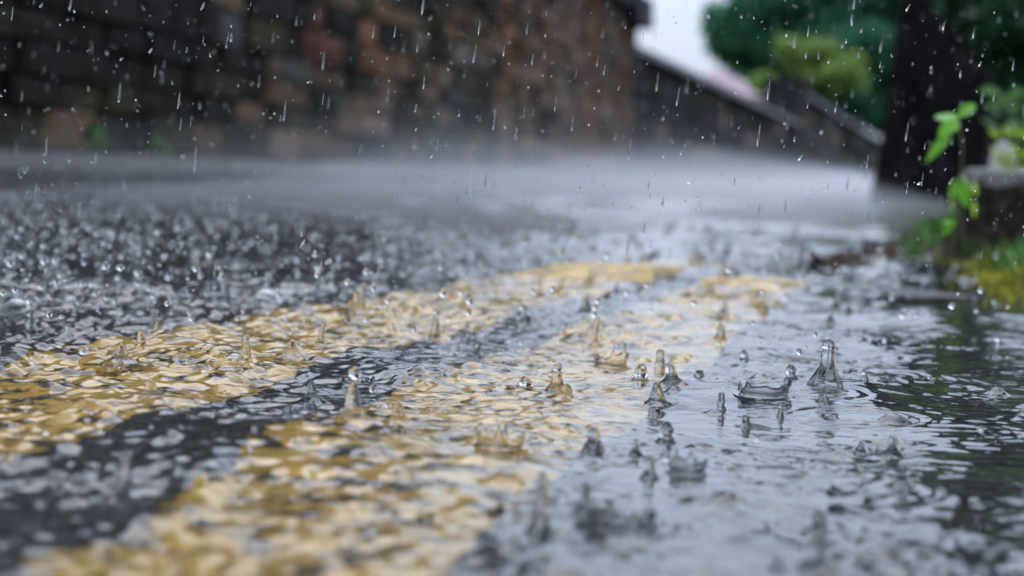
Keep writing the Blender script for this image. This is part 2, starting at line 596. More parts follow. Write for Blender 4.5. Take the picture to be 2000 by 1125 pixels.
soft = np.where(H > 0, H, -0.0060 * np.tanh(-H / 0.0060))      # the film never sinks through the road
ZW = WATER_Z + soft - 0.0012


def water_height(x, y):
    i = int(np.clip(np.searchsorted(ds, math.hypot(x, y)), 0, NR - 1))
    k = int(np.clip(np.searchsorted(az, math.atan2(x, y)), 0, NC - 1))
    return float(ZW[i, k])


verts = np.stack([GX, GY, ZW], -1).reshape(-1, 3)
idx = np.arange(NR * NC).reshape(NR, NC)
quads = np.stack([idx[:-1, :-1], idx[:-1, 1:], idx[1:, 1:], idx[1:, :-1]], -1).reshape(-1, 4)
cx, cyy = GX[:-1, :-1].ravel(), GY[:-1, :-1].ravel()
ok = (cx > -4.3) & (cx < np.interp(cyy, [a for a, b in ROAD_R], [b for a, b in ROAD_R]) + 0.10)
quads = quads[ok]
used = np.zeros(NR * NC, bool); used[quads.ravel()] = True
remap = np.cumsum(used) - 1
wm = mesh_np('rain_water', verts[used], remap[quads])
tag(obj('rain_water', wm, M['surface']), kind='structure')

# coarser continuation of the film on both sides of and behind the close-up
def water_side(a0, a1, d0, d1, na, nd):
    V, Fq = [], []
    dd = d0 * np.exp(np.linspace(0, math.log(d1 / d0), nd))
    for d in dd:
        for a in np.linspace(math.radians(a0), math.radians(a1), na):
            V.append((d * math.sin(a), d * math.cos(a), WATER_Z - .001 + rnd.gauss(0, .0006)))
    for j in range(nd - 1):
        for k in range(na - 1):
            q = j * na + k
            x, y, _ = V[q]
            if -4.3 < x < road_right(y) + .1 and y > -5:
                Fq.append((q, q + 1, q + na + 1, q + na))
    return V, Fq


parts = [water_side(-180, -40, .4, 20, 90, 90), water_side(26, 180, .4, 8, 90, 70)]
parts.append(water_side(-180, 180, .02, .4, 100, 30))
V, Fq = merge(parts)
tag(obj('side_water', mesh('side_water', V, Fq), M['far_water']), kind='structure')
print('water quads', len(quads))

# ------------------------------------------------------------------ verge at the right
def noise2(x, y, s=1.0):
    return (math.sin(x * 7.1 * s + 1.2 * math.sin(y * 5.3 * s)) * math.cos(y * 6.7 * s + math.sin(x * 3.9 * s))
            + .5 * math.sin(x * 17 * s + y * 13 * s) * math.cos(y * 19 * s - x * 5 * s))


V, Fq = [], []
vy = list(np.concatenate([np.linspace(-5, 1.2, 14, endpoint=False), np.linspace(1.2, 5, 90, endpoint=False), np.linspace(5, 14, 60, endpoint=False), np.linspace(14, 90, 40)]))
offs = [-.02, 0, .015, .03, .05, .08, .12, .18, .28, .45, .8, 1.5, 3, 7, 20, 60]
for y in vy:
    e = road_right(y) + .012 * noise2(y, 2.1, 2.5)
    for j, of in enumerate(offs):
        rise = 0.038 * (1 - math.exp(-max(of, 0) / .05)) + .02 * min(of, 8)
        z = -0.01 if of < 0 else rise + (0.006 * noise2(e + of, y, 4) if of > 0 else 0) * min(1, of / .05)
        V.append((e + of, y, z))
n = len(offs)
for j in range(len(vy) - 1):
    for k in range(n - 1):
        Fq.append((j * n + k, j * n + k + 1, (j + 1) * n + k + 1, (j + 1) * n + k))
tag(obj('verge', mesh('verge', V, Fq), M['soil']), kind='structure')


def verge_z(x, y):
    of = x - road_right(y)
    return 0.0 if of < 0 else 0.038 * (1 - math.exp(-of / .05)) + .02 * min(of, 8)


# ------------------------------------------------------------------ masonry
def block_mesh(name, seed):
    """unit block, its face toward +X cushioned and chipped: 48 triangles"""
    r = random.Random(seed)
    V, Fq = [], []
    lev = [(0.0, 1.0), (0.86, 1.0), (1.0, 0.9)]
    ringn = []
    base = [(-.5, -.5), (0, -.5), (.5, -.5), (.5, 0), (.5, .5), (0, .5), (-.5, .5), (-.5, 0)]
    for dx, s in lev:
        for (y, z) in base:
            V.append((dx - 1 + r.uniform(-.03, .03) * (dx > 0), y * s + r.uniform(-.025, .025) * (dx > 0), z * s + r.uniform(-.03, .03) * (dx > 0)))
    for l in range(2):
        for k in range(8):
            k2 = (k + 1) % 8
            Fq.append((l * 8 + k, l * 8 + k2, (l + 1) * 8 + k2, (l + 1) * 8 + k))
    V.append((0.05 + r.uniform(-.1, .1), r.uniform(-.1, .1), r.uniform(-.1, .1)))
    for k in range(8):
        Fq.append((16 + k, 16 + (k + 1) % 8, 24))
    Fq.append((7, 6, 5, 4, 3, 2, 1, 0))
    return mesh(name, V, Fq, False)


_blocks = {}


def stone_mesh(variant, matname):
    key = (variant, matname)
    if key not in _blocks:
        me = block_mesh('stone', variant)
        me.materials.append(M[matname])
        _blocks[key] = me
    return _blocks[key]


WX, WY0, WY1, WTOP = -4.4, 6.0, 34.4, 2.34
wall = tag(empty('stone_wall', (WX, 20, 0)), 'tall dark mossy stone wall with orange blocks, running along the far side of the road', 'wall')
V, Fq = box_geo(-.45, -.05, WY0 - 20, WY1 - 20, -.1, WTOP)
obj('mortar_core', mesh('mortar_core', V, Fq, False), M['mortar'], wall)


def pick_stone(px, py, y):
    """stone colours come in upright drifts where the wall was patched and where water runs down it"""
    u = math.sin(y * 2.1 + 1.0) + .7 * math.sin(y * 4.7 + 2.2) + .5 * math.sin(y * 1.1) + rnd.gauss(0, .45)
    if px < 1085: px += rnd.gauss(0, 110) + 70 * math.sin(py * .02)
    if px > 1085:
        if u > .75: return 's_orange'
        return rnd.choices(['s_brown', 's_umber', 's_grey'], [.6, .32, .08])[0]
    if px > 620 and py < 140 + (px - 640) * .16:
        if u > 1.15: return 's_orange'
        if u < -1.25: return 's_red'
        return rnd.choices(['s_umber', 's_brown', 's_moss', 's_black'], [.34, .14, .30, .22])[0]
    if u > 1.6 and px > 380: return 's_brown'
    if px > 450:
        return rnd.choices(['s_moss', 's_black', 's_umber', 's_grey'], [.44, .30, .20, .06])[0]
    return rnd.choices(['s_black', 's_moss', 's_umber'], [.58, .32, .10])[0]


stones = []
z = -0.06
row = 0
while z < WTOP - .05:
    hgt = rnd.uniform(.14, .25)
    if z + hgt > WTOP - .12:
        hgt = WTOP - z
    y = WY0 - rnd.uniform(0, .4)
    while y < WY1 - .15:
        L = rnd.uniform(.28, .8)
        if y + L > WY1 - .3:
            L = WY1 - y
        yc, zc = y + L / 2, z + hgt / 2
        px, py, w = proj((WX, yc, zc))
        stones.append((L * hgt / w ** 2 * (1 if (-60 < px < 2000 and py > -60) else .01), yc, zc, L, hgt, px, py))
        y += L
    z += hgt
    row += 1
stones.sort(reverse=True)
rest = {}
for i, (_, yc, zc, L, hgt, px, py) in enumerate(stones):
    mn = pick_stone(px, py, yc)
    proud = rnd.uniform(-.02, .05)
    v = rnd.randrange(6)
    me = stone_mesh(v, mn)
    if i < 295:
        o = obj('stone', me, None, wall, (proud, yc - 20, zc))
        o.scale = (.16, L - .012, hgt - .01)
    else:
        rest.setdefault(mn, []).append((me, proud, yc - 20, zc, L - .012, hgt - .01))
parts, mi, mlist = [], [], []
for mn, L_ in rest.items():
    mlist.append(M[mn])
    for me, px_, py_, pz_, sy, sz in L_:
        vs = [(px_ + p.co.x * .16, py_ + p.co.y * sy, pz_ + p.co.z * sz) for p in me.vertices]
        fs = [tuple(p.vertices) for p in me.polygons]
        parts.append((vs, fs)); mi += [len(mlist) - 1] * len(fs)
if parts:
    V, Fq = merge(parts)
    me = mesh('small_stones', V, Fq, False)
    for m_ in mlist: me.materials.append(m_)
    me.polygons.foreach_set('material_index', mi)
    tag(obj('stones_beyond', me, None, wall), kind='stuff')
# dark coping slabs, then the heavy cap on the end pier
y = WY0
while y < WY1 - 1.6:
    L = min(rnd.uniform(1.1, 1.5), WY1 - 1.5 - y)
    V, Fq = box_geo(-.52 + rnd.uniform(-.01, .01), .15 + rnd.uniform(-.01, .02), y - 20 + .006, y + L - 20 - .006, WTOP + .004, WTOP + .15)
    obj('coping_slab', mesh('coping_slab', V, Fq, False), M['cope_dark'], wall)
    y += L
V, Fq = box_geo(-.6, .22, WY1 - 21.5, WY1 - 19.82, WTOP - .2, WTOP + .20)
V = [(x * (0.9 if z > WTOP else 1), yy, z) for x, yy, z in V]
obj('pier_cap', mesh('pier_cap', V, Fq, False), M['cope_dark'], wall)


def low_wall(name, A, B, zA, zB, label, cope_mat, post=None, block='slate'):
    """a parapet whose top slopes from A to B"""
    A, B = np.array(A), np.array(B)
    L = np.linalg.norm(B - A)
    t = (B - A) / L
    ang = math.atan2(-t[0], t[1])
    root = tag(empty(name, (A[0], A[1], 0)), label, 'wall')
    root.rotation_euler = (0, 0, ang)
    V = [(-.4, 0, -.1), (-.03, 0, -.1), (-.03, L, -.1), (-.4, L, -.1), (-.4, 0, zA), (-.03, 0, zA), (-.03, L, zB), (-.4, L, zB)]
    obj('mortar_core', mesh('mortar_core', V, box_geo(0, 1, 0, 1, 0, 1)[1], False), M['mortar'], root)
    z = 0
    while z < max(zA, zB):
        hg = .3
        y = -rnd.uniform(0, .3) if z else 0
        while y < L - .1:
            l = min(rnd.uniform(.7, 1.3), L - max(y, 0))
            yc = max(y, 0) + l / 2
            top = zA + (zB - zA) * (yc / L)
            if z + hg < top:
                mn = rnd.choices([block, 's_black', 's_brown', 's_moss'], [.66, .2, .08, .06])[0]
                o = obj('stone', stone_mesh(rnd.randrange(6), mn), None, root, (rnd.uniform(-.02, .02), yc, z + hg / 2))
                o.scale = (.12, l - .03, hg - .03)
            y += l
        z += hg
    nslab = max(3, int(L / 2.2))
    for i in range(nslab):
        y0, y1 = L * i / nslab + .008, L * (i + 1) / nslab - .008
        z0, z1 = zA + (zB - zA) * y0 / L, zA + (zB - zA) * y1 / L
        V = [(-.5, y0, z0 + .003), (.1, y0, z0 + .003), (.1, y1, z1 + .003), (-.5, y1, z1 + .003),
             (-.45, y0, z0 + .15), (.05, y0, z0 + .12), (.05, y1, z1 + .12), (-.45, y1, z1 + .15)]
        obj('coping_slab', mesh('coping_slab', V, box_geo(0, 1, 0, 1, 0, 1)[1], False), cope_mat, root)
    if post:
        w, hp = post
        V, Fq = box_geo(-.55, w - .45, -.35, .35, -.1, hp)
        pst = obj('end_post', mesh('end_post', V, Fq, False), M['slate'], root)
        V, Fq = box_geo(-.6, w - .40, -.4, .4, hp + .003, hp + .12)
        obj('post_cap', mesh('post_cap', V, Fq, False), M['cope_dark'], pst)
    return root


def hz(px):   # horizon row at a pixel column
    return 360 + math.tan(ROLL) * (px - 1840)


pA, pB = at(1238, 90, 35.2), at(1560, 245, 50)
low_wall('parapet_wall', pA[:2], pB[:2], pA[2] - .1, pB[2] - .05, 'low blue-black wall with pale sloping coping beyond the orange pier', M['cope'])
pC, pD = at(1553, 168, 50.6), at(1775, 318, 68)
low_wall('parapet_wall', pC[:2], pD[:2], pC[2] - .1, pD[2] - .05, 'low grey wall with pale coping and dark end post, just left of the tree trunk', M['cope'], post=(.65, pC[2] + .05), block='s_grey')

# ------------------------------------------------------------------ far house with a pinkish roof
hb = at(1428, 158, 95)
house = tag(empty('house', (hb[0], hb[1], 0)), 'far house with a pinkish roof above the low wall, left of the trees', 'house')
V, Fq = box_geo(-1.2, 1.2, 0, 5, 0, hb[2] - .5)
obj('house_wall', mesh('house_wall', V, Fq, False), M['plaster'], house)
e, t_ = hb[2] - .6, hb[2] + .55
V = [(-1.5, -.4, e), (1.5, -.4, e), (1.5, 5.4, e), (-1.5, 5.4, e), (-1.0, 2.5, t_), (1.0, 2.5, t_)]
obj('roof', mesh('roof', V, [(0, 1, 5, 4), (1, 2, 5), (2, 3, 4, 5), (3, 0, 4), (3, 2, 1, 0)], False), M['roof'], house)
for xx in (-.6, .6):
    V, Fq = box_geo(xx - .3, xx + .3, -.05, .06, e - 1.6, e - .5)
    obj('window', mesh('window', V, Fq, False), M['glass'], house)


# ------------------------------------------------------------------ foliage
def leaf_cloud(clumps, n, size, flat=0.4, seed=1):
    """folded leaves scattered through clumps [(centre, radius xyz, weight)]"""
    r = np.random.default_rng(seed)
    wts = np.array([c[2] for c in clumps]); wts = wts / wts.sum()
    ci = r.choice(len(clumps), n, p=wts)
    cen = np.array([c[0] for c in clumps])[ci]
    rad = np.array([c[1] for c in clumps])[ci]
    dirs = r.normal(size=(n, 3)); dirs /= np.linalg.norm(dirs, axis=1)[:, None]
    p = cen + rad * dirs * (r.uniform(.15, 1, n) ** .5)[:, None]
    ax = r.normal(size=(n, 3)); ax[:, 2] -= flat; ax /= np.linalg.norm(ax, axis=1)[:, None]
    sd = np.cross(ax, r.normal(size=(n, 3))); sd /= np.linalg.norm(sd, axis=1)[:, None]
    nm = np.cross(ax, sd)
    s = (size * r.uniform(.6, 1.3, n))[:, None]
    v = np.stack([p, p + ax * s * .5 + sd * s * .3 + nm * s * .08, p + ax * s, p + ax * s * .5 - sd * s * .3 + nm * s * .08], 1)
    q = np.arange(n * 4).reshape(n, 4)
    tri = np.concatenate([q[:, [0, 1, 2]], q[:, [0, 2, 3]]])
    return v.reshape(-1, 3), tri


def crown_clumps(c, R, n, cr, seed):
    r = random.Random(seed)
    out = []
    for i in range(n):
        while True:
            d = np.array([r.uniform(-1, 1) for _ in range(3)])
            if .15 < np.linalg.norm(d) < 1: break
        s = cr * r.uniform(.6, 1.4)
        out.append((np.array(c) + d * np.array(R), np.array([s, s, s * .7]), s * s))
    return out


def tree(name, label, base, height, crown_c, crown_R, nclump, clump_r, nleaf, leaf, mat, seed, trunk_r=.25, group=None, cat='tree'):
    root = tag(empty(name, base), label, cat, group)
    b = np.array(base)
    cc = np.array(crown_c) - b
    cl = crown_clumps(cc, crown_R, nclump, clump_r, seed)
    tr = tube_geo([(0, 0, -.1), (cc[0] * .2, cc[1] * .2, cc[2] * .4), (cc[0] * .7, cc[1] * .7, cc[2] * .8), (cc[0], cc[1], cc[2] + crown_R[2] * .6)],
                  [trunk_r, trunk_r * .8, trunk_r * .55, trunk_r * .15], 10, .15)
    obj('trunk', mesh('trunk', *tr), M['bark'], root)
    limbs = []
    for i, (p, r_, w) in enumerate(cl[:14]):
        q = np.array((cc[0] * .6, cc[1] * .6, cc[2] * .7))
        limbs.append(tube_geo([q, (q + p) / 2 + np.array([0, 0, .1]), p], [trunk_r * .35, trunk_r * .2, trunk_r * .06], 6, .1))
    obj('limbs', mesh('limbs', *merge(limbs)), M['bark'], root)
    v, t = leaf_cloud(cl, nleaf, leaf, seed=seed)
    obj('crown', mesh_np('crown', v, t, False), mat, root)
    return root


def tree_px(name, label, px, py, y, rpx, rpy, nclump, nleaf, leaf, mat, seed, **k):
    c = at(px, py, y)
    s = y / FPX
    base = (c[0], c[1], 0)
    R = (rpx * s, rpx * s * .8, rpy * s)
    return tree(name, label, base, 0, c, R, nclump, rpx * s * .28, nleaf, leaf, mat, seed, **k)


G_T = 'trees beyond the low wall'
tree_px('broadleaf_tree', 'deep green tree beside the patch of sky, nearest to the far house', 1525, 20, 78, 125, 125, 70, 26000, .3, M['leaf_tree'], 3, group=G_T)
tree_px('broadleaf_tree', 'deep green tree rising just left of the dark foreground trunk', 1665, 40, 84, 150, 240, 90, 34000, .32, M['leaf_tree'], 4, group=G_T)
tree_px('broadleaf_tree', 'tall green tree showing to the right of the dark foreground trunk', 2000, -120, 40, 150, 520, 110, 32000, .22, M['leaf_tree'], 9, group=G_T)
tree_px('leafy_bush', 'light yellow-green bush in front of the deep green trees', 1575, 135, 66, 100, 62, 15, 9000, .17, M['leaf_bush'], 5, trunk_r=.1, cat='bush')

# unseen trees, added to shade the road and darken what the water mirrors
for i, (bx, by, ct, cr_, lab) in enumerate((
        (-6.6, 9, 6.0, 2.6, 'unseen dark tree behind the tall wall, nearest to the camera'),
        (-7.2, 14.5, 6.6, 2.9, 'second unseen dark tree behind the tall wall'),
        (-7.0, 20.5, 6.8, 3.0, 'third unseen dark tree behind the tall wall'),
        (-7.4, 27, 6.6, 3.0, 'unseen dark tree behind the tall wall, nearest to the orange pier'),
        (-6.4, 3.6, 5.8, 2.6, 'unseen dark tree over the near end of the tall wall'),
        (5.6, 5.0, 5.4, 2.4, 'unseen leafy tree on the verge right of the stream'),
        (3.2, -1.4, 5.4, 3.0, 'unseen leafy tree on the verge beside the camera'),
        (-.6, -4.6, 6.0, 3.2, 'unseen leafy tree whose crown hangs over the road behind the camera'))):
    tree('unseen_tree', lab, (bx, by, 0), 0, (bx + (-.3 if bx > 0 else .3), by, ct), (cr_, cr_, cr_ * .8), 40, .75, 5200, .3, M['leaf_dark'], 60 + i, trunk_r=.16, group='unseen trees added to shade the road')

# foreground tree: furrowed trunk, forks, dark canopy hanging to the right
tb = at(1821, 405, 10.0)
oak = tag(empty('roadside_tree', (tb[0], tb[1], 0)), 'black wet tree trunk standing on the verge at the end of the road', 'tree')
V, Fq = [], []
SEG, RNG_ = 40, 44
for i in range(RNG_):
    z = -.05 + 5.2 * (i / (RNG_ - 1)) ** 1.35
    rad = .212 + .035 * math.exp(-max(z, 0) / .25) - .018 * z
    for k in range(SEG):
        a = 2 * math.pi * k / SEG
        fur = .016 * math.sin(a * 11 + 1.5 * math.sin(z * 3)) + .012 * math.sin(a * 17 + z * 2.2) + rnd.gauss(0, .004)
        V.append((math.cos(a) * (rad + fur) + .035 * z + .07 * max(0, z - .75), math.sin(a) * (rad + fur) + .05 * z, z))
for i in range(RNG_ - 1):
    for k in range(SEG):
        Fq.append((i * SEG + k, i * SEG + (k + 1) % SEG, (i + 1) * SEG + (k + 1) % SEG, (i + 1) * SEG + k))
obj('trunk', mesh('trunk', V, Fq), M['bark'], oak)
limbs = []
for (p0, p1, p2, r0) in (((.42, .2, 4.2), (1.2, .6, 5.4), (2.4, .9, 6.4), .12), ((.44, .2, 4.6), (-.4, 1.2, 6), (-.6, 2.2, 7.2), .12),
                         ((.2, .1, 2.2), (.9, -.2, 2.6), (1.8, -.5, 2.5), .07), ((.1, .1, 1.3), (.5, -.35, 1.25), (1.0, -.6, .9), .045)):
    obj('branch', mesh('branch', *tube_geo([p0, p1, p2], [r0, r0 * .7, r0 * .25], 10, .1)), M['bark'], oak)
cl = crown_clumps((2.0, .8, 6.0), (2.0, 2.2, 1.6), 60, .55, 21)
v, t = leaf_cloud(cl, 12000, .13, seed=21)
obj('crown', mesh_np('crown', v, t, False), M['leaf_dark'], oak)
hang = []
for (px, py, yy, r) in ((1955, 40, 9.2, .13), (1990, 100, 9.2, .13), (1925, 15, 9.3, .12), (1985, 20, 9.0, .16), (1970, 135, 9.2, .06), (2040, 120, 9.2, .16), (2060, 20, 9, .2), (1900, -40, 9.3, .18), (1940, 95, 9.2, .06)):
    c = at(px, py, yy) - np.array([tb[0], tb[1], 0])
    hang.append((c, np.array([r, r, r * .8]), r * r))
v, t = leaf_cloud(hang, 1500, .07, flat=1.2, seed=5)
obj('hanging_foliage', mesh_np('hanging_foliage', v, t, False), M['leaf_mid'], oak)

# stump, moss, litter and plants on the verge
sb = at(1985, 505, 3.05)
sx, sy = sb[0] + .02, sb[1] + .05
sz = verge_z(sx, sy) - .02
st_top = at(1985, 352, sy)[2]
stump = tag(empty('tree_stump', (sx, sy, sz)), 'low dark tree stump with a pale cut top on the mossy verge', 'stump')
V, Fq = [], []
hS = st_top - sz
for i in range(12):
    z = hS * i / 11
    for k in range(36):
        a = 2 * math.pi * k / 36
        rr = .085 + .03 * math.exp(-z / .03) + .005 * math.sin(a * 9) + .004 * math.sin(a * 14 + z * 40) + rnd.gauss(0, .0014)
        V.append((rr * math.cos(a), rr * math.sin(a), z))
for i in range(11):
    for k in range(36):
        Fq.append((i * 36 + k, i * 36 + (k + 1) % 36, (i + 1) * 36 + (k + 1) % 36, (i + 1) * 36 + k))
obj('stump_side', mesh('stump_side', V, Fq), M['stump'], stump)
V = []
for zz, s in ((-.008, 1.02), (.006, 1.03), (.012, .97), (.010, .6), (.013, .25)):
    for k in range(36):
        a = 2 * math.pi * k / 36
        rr = (.086 + .005 * math.sin(a * 9)) * s
        V.append((rr * math.cos(a), rr * math.sin(a), hS + zz + rnd.gauss(0, .0012)))
Fq = [(i * 36 + k, i * 36 + (k + 1) % 36, (i + 1) * 36 + (k + 1) % 36, (i + 1) * 36 + k) for i in range(4) for k in range(36)]
Fq.append(tuple(4 * 36 + k for k in range(36)))
obj('cut_top', mesh('cut_top', V, Fq), M['cut'], stump)


def blade_field(spots, n, h, w, seed):
    r = random.Random(seed)
    V, Fq = [], []
    for i in range(n):
        (x, y, sxx, syy) = r.choice(spots)
        px_, py_ = x + r.gauss(0, sxx), y + r.gauss(0, syy)
        zz = max(verge_z(px_, py_) - .004, 0.002)
        hh = h * r.uniform(.4, 1.2); a = r.uniform(0, 6.28)
        dx, dy = math.cos(a) * w, math.sin(a) * w
        lx, ly = r.gauss(0, .5) * hh, r.gauss(0, .5) * hh
        b = len(V)
        V += [(px_ - dx, py_ - dy, zz), (px_ + dx, py_ + dy, zz), (px_ + dx * 1.3 + lx * .5, py_ + dy * 1.3 + ly * .5, zz + hh * .6), (px_ + lx, py_ + ly, zz + hh), (px_ - dx * 1.3 + lx * .5, py_ - dy * 1.3 + ly * .5, zz + hh * .6)]
        Fq += [(b, b + 1, b + 2, b + 4), (b + 4, b + 2, b + 3)]
    return V, Fq


spots = []
for (px, py, sa, sb_) in ((1990, 545, .018, .06), (1950, 525, .018, .06), (1905, 505, .014, .07), (1995, 515, .02, .06), (1870, 495, .012, .08), (1960, 500, .02, .08), (2030, 540, .03, .1), (2080, 560, .03, .12)):
    p = unp(px, py, .02)
    spots.append((p[0], p[1], sa, sb_))
tag(obj('moss', mesh('moss', *blade_field(spots, 1700, .016, .0022, 3), True), M['moss']),
    'yellow-green moss and short grass around the stump foot', 'moss', kind='stuff')
spots = []
for (px, py) in ((1740, 490), (1770, 488), (1800, 492), (1720, 494), (1640, 520), (1835, 497)):
    p = unp(px, py, .008)
    spots.append((p[0], p[1], .015, .05))
tag(obj('leaf_litter', mesh('leaf_litter', *blade_field(spots, 520, .02, .006, 8), False), M['litter']),
    'brown wet leaf litter at the tip of the verge', 'litter', kind='stuff')
spots = []
for (px, py) in ((1815, 484), (1850, 480), (1880, 470), (1830, 476), (1790, 486), (1900, 500), (1930, 510), (1980, 530)):
    p = unp(px, py, .015)
    spots.append((p[0], p[1], .014, .06))
tag(obj('verge_grass', mesh('verge_grass', *blade_field(spots, 900, .032, .002, 18), True), M['leaf_weed']),
    'short green grass behind the brown leaf litter', 'grass', kind='stuff')


def leaf_geo(L, W, bend, n=6):
    V, Fq = [], []
    for i in range(n + 1):
        t = i / n
        w = W * math.sin(math.pi * min(1, t * .96 + .02)) ** .75 * (1 - .25 * t) + .0002
        z = -bend * L * t * t
        V += [(t * L, -w / 2, z + .12 * w), (t * L, 0, z), (t * L, w / 2, z + .12 * w)]
    for i in range(n):
        a = i * 3
        Fq += [(a, a + 3, a + 4, a + 1), (a + 1, a + 4, a + 5, a + 2)]
    return V, Fq


def orient(o, p, direction, up):
    x = Vector(direction).normalized()
    z = Vector(up); z = (z - x * z.dot(x)).normalized()
    y = z.cross(x)
    o.matrix_local = Matrix(((x.x, y.x, z.x, p[0]), (x.y, y.y, z.y, p[1]), (x.z, y.z, z.z, p[2]), (0, 0, 0, 1)))


def px_plant(name, label, cat, yd, stem_px, leaves, mat, stem_r=.0012, group=None):
    """stem through photo points at distance yd; leaves: (px0,py0,px1,py1,width_px, depth change)"""
    S = [at(x, y, yd + dy) for x, y, dy in stem_px]
    root = tag(empty(name, S[0]), label, cat, group)
    loc = [s - S[0] for s in S]
    obj('stem', mesh('stem', *tube_geo(loc, [stem_r * (1 - .6 * i / len(loc)) for i in range(len(loc))], 7)), M['stem'], root)
    for (x0, y0, x1, y1, wpx, dd) in leaves:
        a, b = at(x0, y0, yd), at(x1, y1, yd + dd)
        L = np.linalg.norm(b - a)
        o = obj('leaf', mesh('leaf', *leaf_geo(L, wpx * yd / FPX, rnd.uniform(.05, .25))), mat, root)
        up = -CF * .75 + np.array([rnd.uniform(-.3, .3), 0, .65])
        orient(o, a - S[0], b - a, up)
    return root


px_plant('sapling', 'young bright green sapling with broad leaves in front of the black trunk', 'sapling', 2.35,
         [(1862, 500, 0), (1866, 430, .01), (1874, 360, 0), (1880, 290, -.02), (1872, 235, 0), (1880, 205, .01)],
         [(1868, 240, 1828, 222, 44, .02), (1872, 238, 1836, 258, 36, -.02), (1874, 228, 1905, 198, 30, .02), (1860, 268, 1798, 310, 40, .02), (1876, 350, 1852, 392, 30, .01), (1874, 355, 1890, 402, 32, -.01), (1876, 345, 1898, 365, 26, .02),
          (1868, 430, 1838, 462, 18, .01), (1866, 440, 1842, 428, 14, .01)], M['leaf_bright'])
lf = []
for i in range(26):
    x, y = rnd.uniform(1945, 2040), rnd.uniform(262, 350)
    a = rnd.uniform(-2.6, -.4)
    lf.append((x, y, x + 34 * math.cos(a), y + 34 * math.sin(a) * .8, rnd.uniform(12, 20), rnd.uniform(-.03, .03)))
px_plant('leafy_plant', 'lime green leafy plant growing behind the stump at the frame edge', 'plant', 3.5,
         [(1985, 400, 0), (1980, 350, .02), (1990, 300, 0), (1982, 262, .02)], lf, M['leaf_lime'])
lf = []
for i in range(16):
    x, y = rnd.uniform(1935, 2040), rnd.uniform(180, 265)
    a = rnd.uniform(-3, 0)
    lf.append((x, y, x + 40 * math.cos(a), y + 40 * math.sin(a) * .8, rnd.uniform(18, 28), rnd.uniform(-.04, .04)))
px_plant('leafy_plant', 'taller mid-green shrub with broad leaves right of the black trunk', 'plant', 4.6,
         [(1990, 410, 0), (1985, 330, .02), (1975, 260, 0), (1985, 185, .02)], lf, M['leaf_weed'])
lf = []
for i in range(14):
    x, y = rnd.uniform(1850, 1905), rnd.uniform(345, 400)
    a = rnd.uniform(.6, 2.4)
    lf.append((x, y, x + 22 * math.cos(a), y + 26 * math.sin(a), rnd.uniform(8, 14), rnd.uniform(-.03, .03)))
px_plant('leafy_plant', 'small yellow-green plant at the left foot of the stump', 'plant', 2.75,
         [(1882, 505, 0), (1880, 450, .01), (1876, 390, 0), (1878, 350, 0)], lf, M['leaf_lime'])

# pale stone behind the stump
pr = at(1958, 292, 4.1)
V, Fq = [], []
for i in range(7):
    ph = math.pi * i / 6
    for k in range(12):
        a = 2 * math.pi * k / 12
        s = 1 + .14 * math.sin(3 * a + i) + .08 * math.cos(5 * a - 2 * i)
        V.append((.024 * s * math.sin(ph) * math.cos(a), .022 * s * math.sin(ph) * math.sin(a), (pr[2] - .05) * .5 * (math.cos(ph)) * (1 + .04 * math.sin(4 * a))))
for i in range(6):
    for k in range(12):
        Fq.append((i * 12 + k, (i + 1) * 12 + k, (i + 1) * 12 + (k + 1) % 12, i * 12 + (k + 1) % 12))
tag(obj('rock', mesh('rock', V, Fq), M['pale_rock'], None, (pr[0], pr[1], (pr[2] + .06) * .5 + .01)), 'pale upright rock half hidden behind the lime green plant', 'rock')

# weeds at the foot of the tall wall
for (px, py, rp, n, lab) in ((170, 283, 46, 260, 'bright green weed tuft at the foot of the tall wall, at left'),
                             (300, 296, 26, 110, 'small green weed at the wall foot, right of the bigger tuft')):
    c = at(px, py, 4.25 * FPX / (1840 - px))
    s = c[1] / FPX
    root = tag(empty('weed', (c[0], c[1], 0)), lab, 'weed')
    cl = [(np.array([rnd.gauss(0, .5), rnd.gauss(0, .4), rnd.uniform(.0, .7)]) * rp * s + np.array([0, 0, c[2]]), np.array([rp * s * .4] * 3), 1) for _ in range(9)]
    v, t = leaf_cloud(cl, n, .05, flat=-.4, seed=int(px))
    obj('leaves', mesh_np('leaves', v, t, False), M['leaf_weed'], root)
    obj('stem', mesh('stem', *merge([tube_geo([(0, 0, 0), (rnd.gauss(0, .02), 0, c[2] * .6), (rnd.gauss(0, .06), 0, c[2] + .03)], [.004, .003, .002], 6) for _ in range(5)])), M['stem'], root)

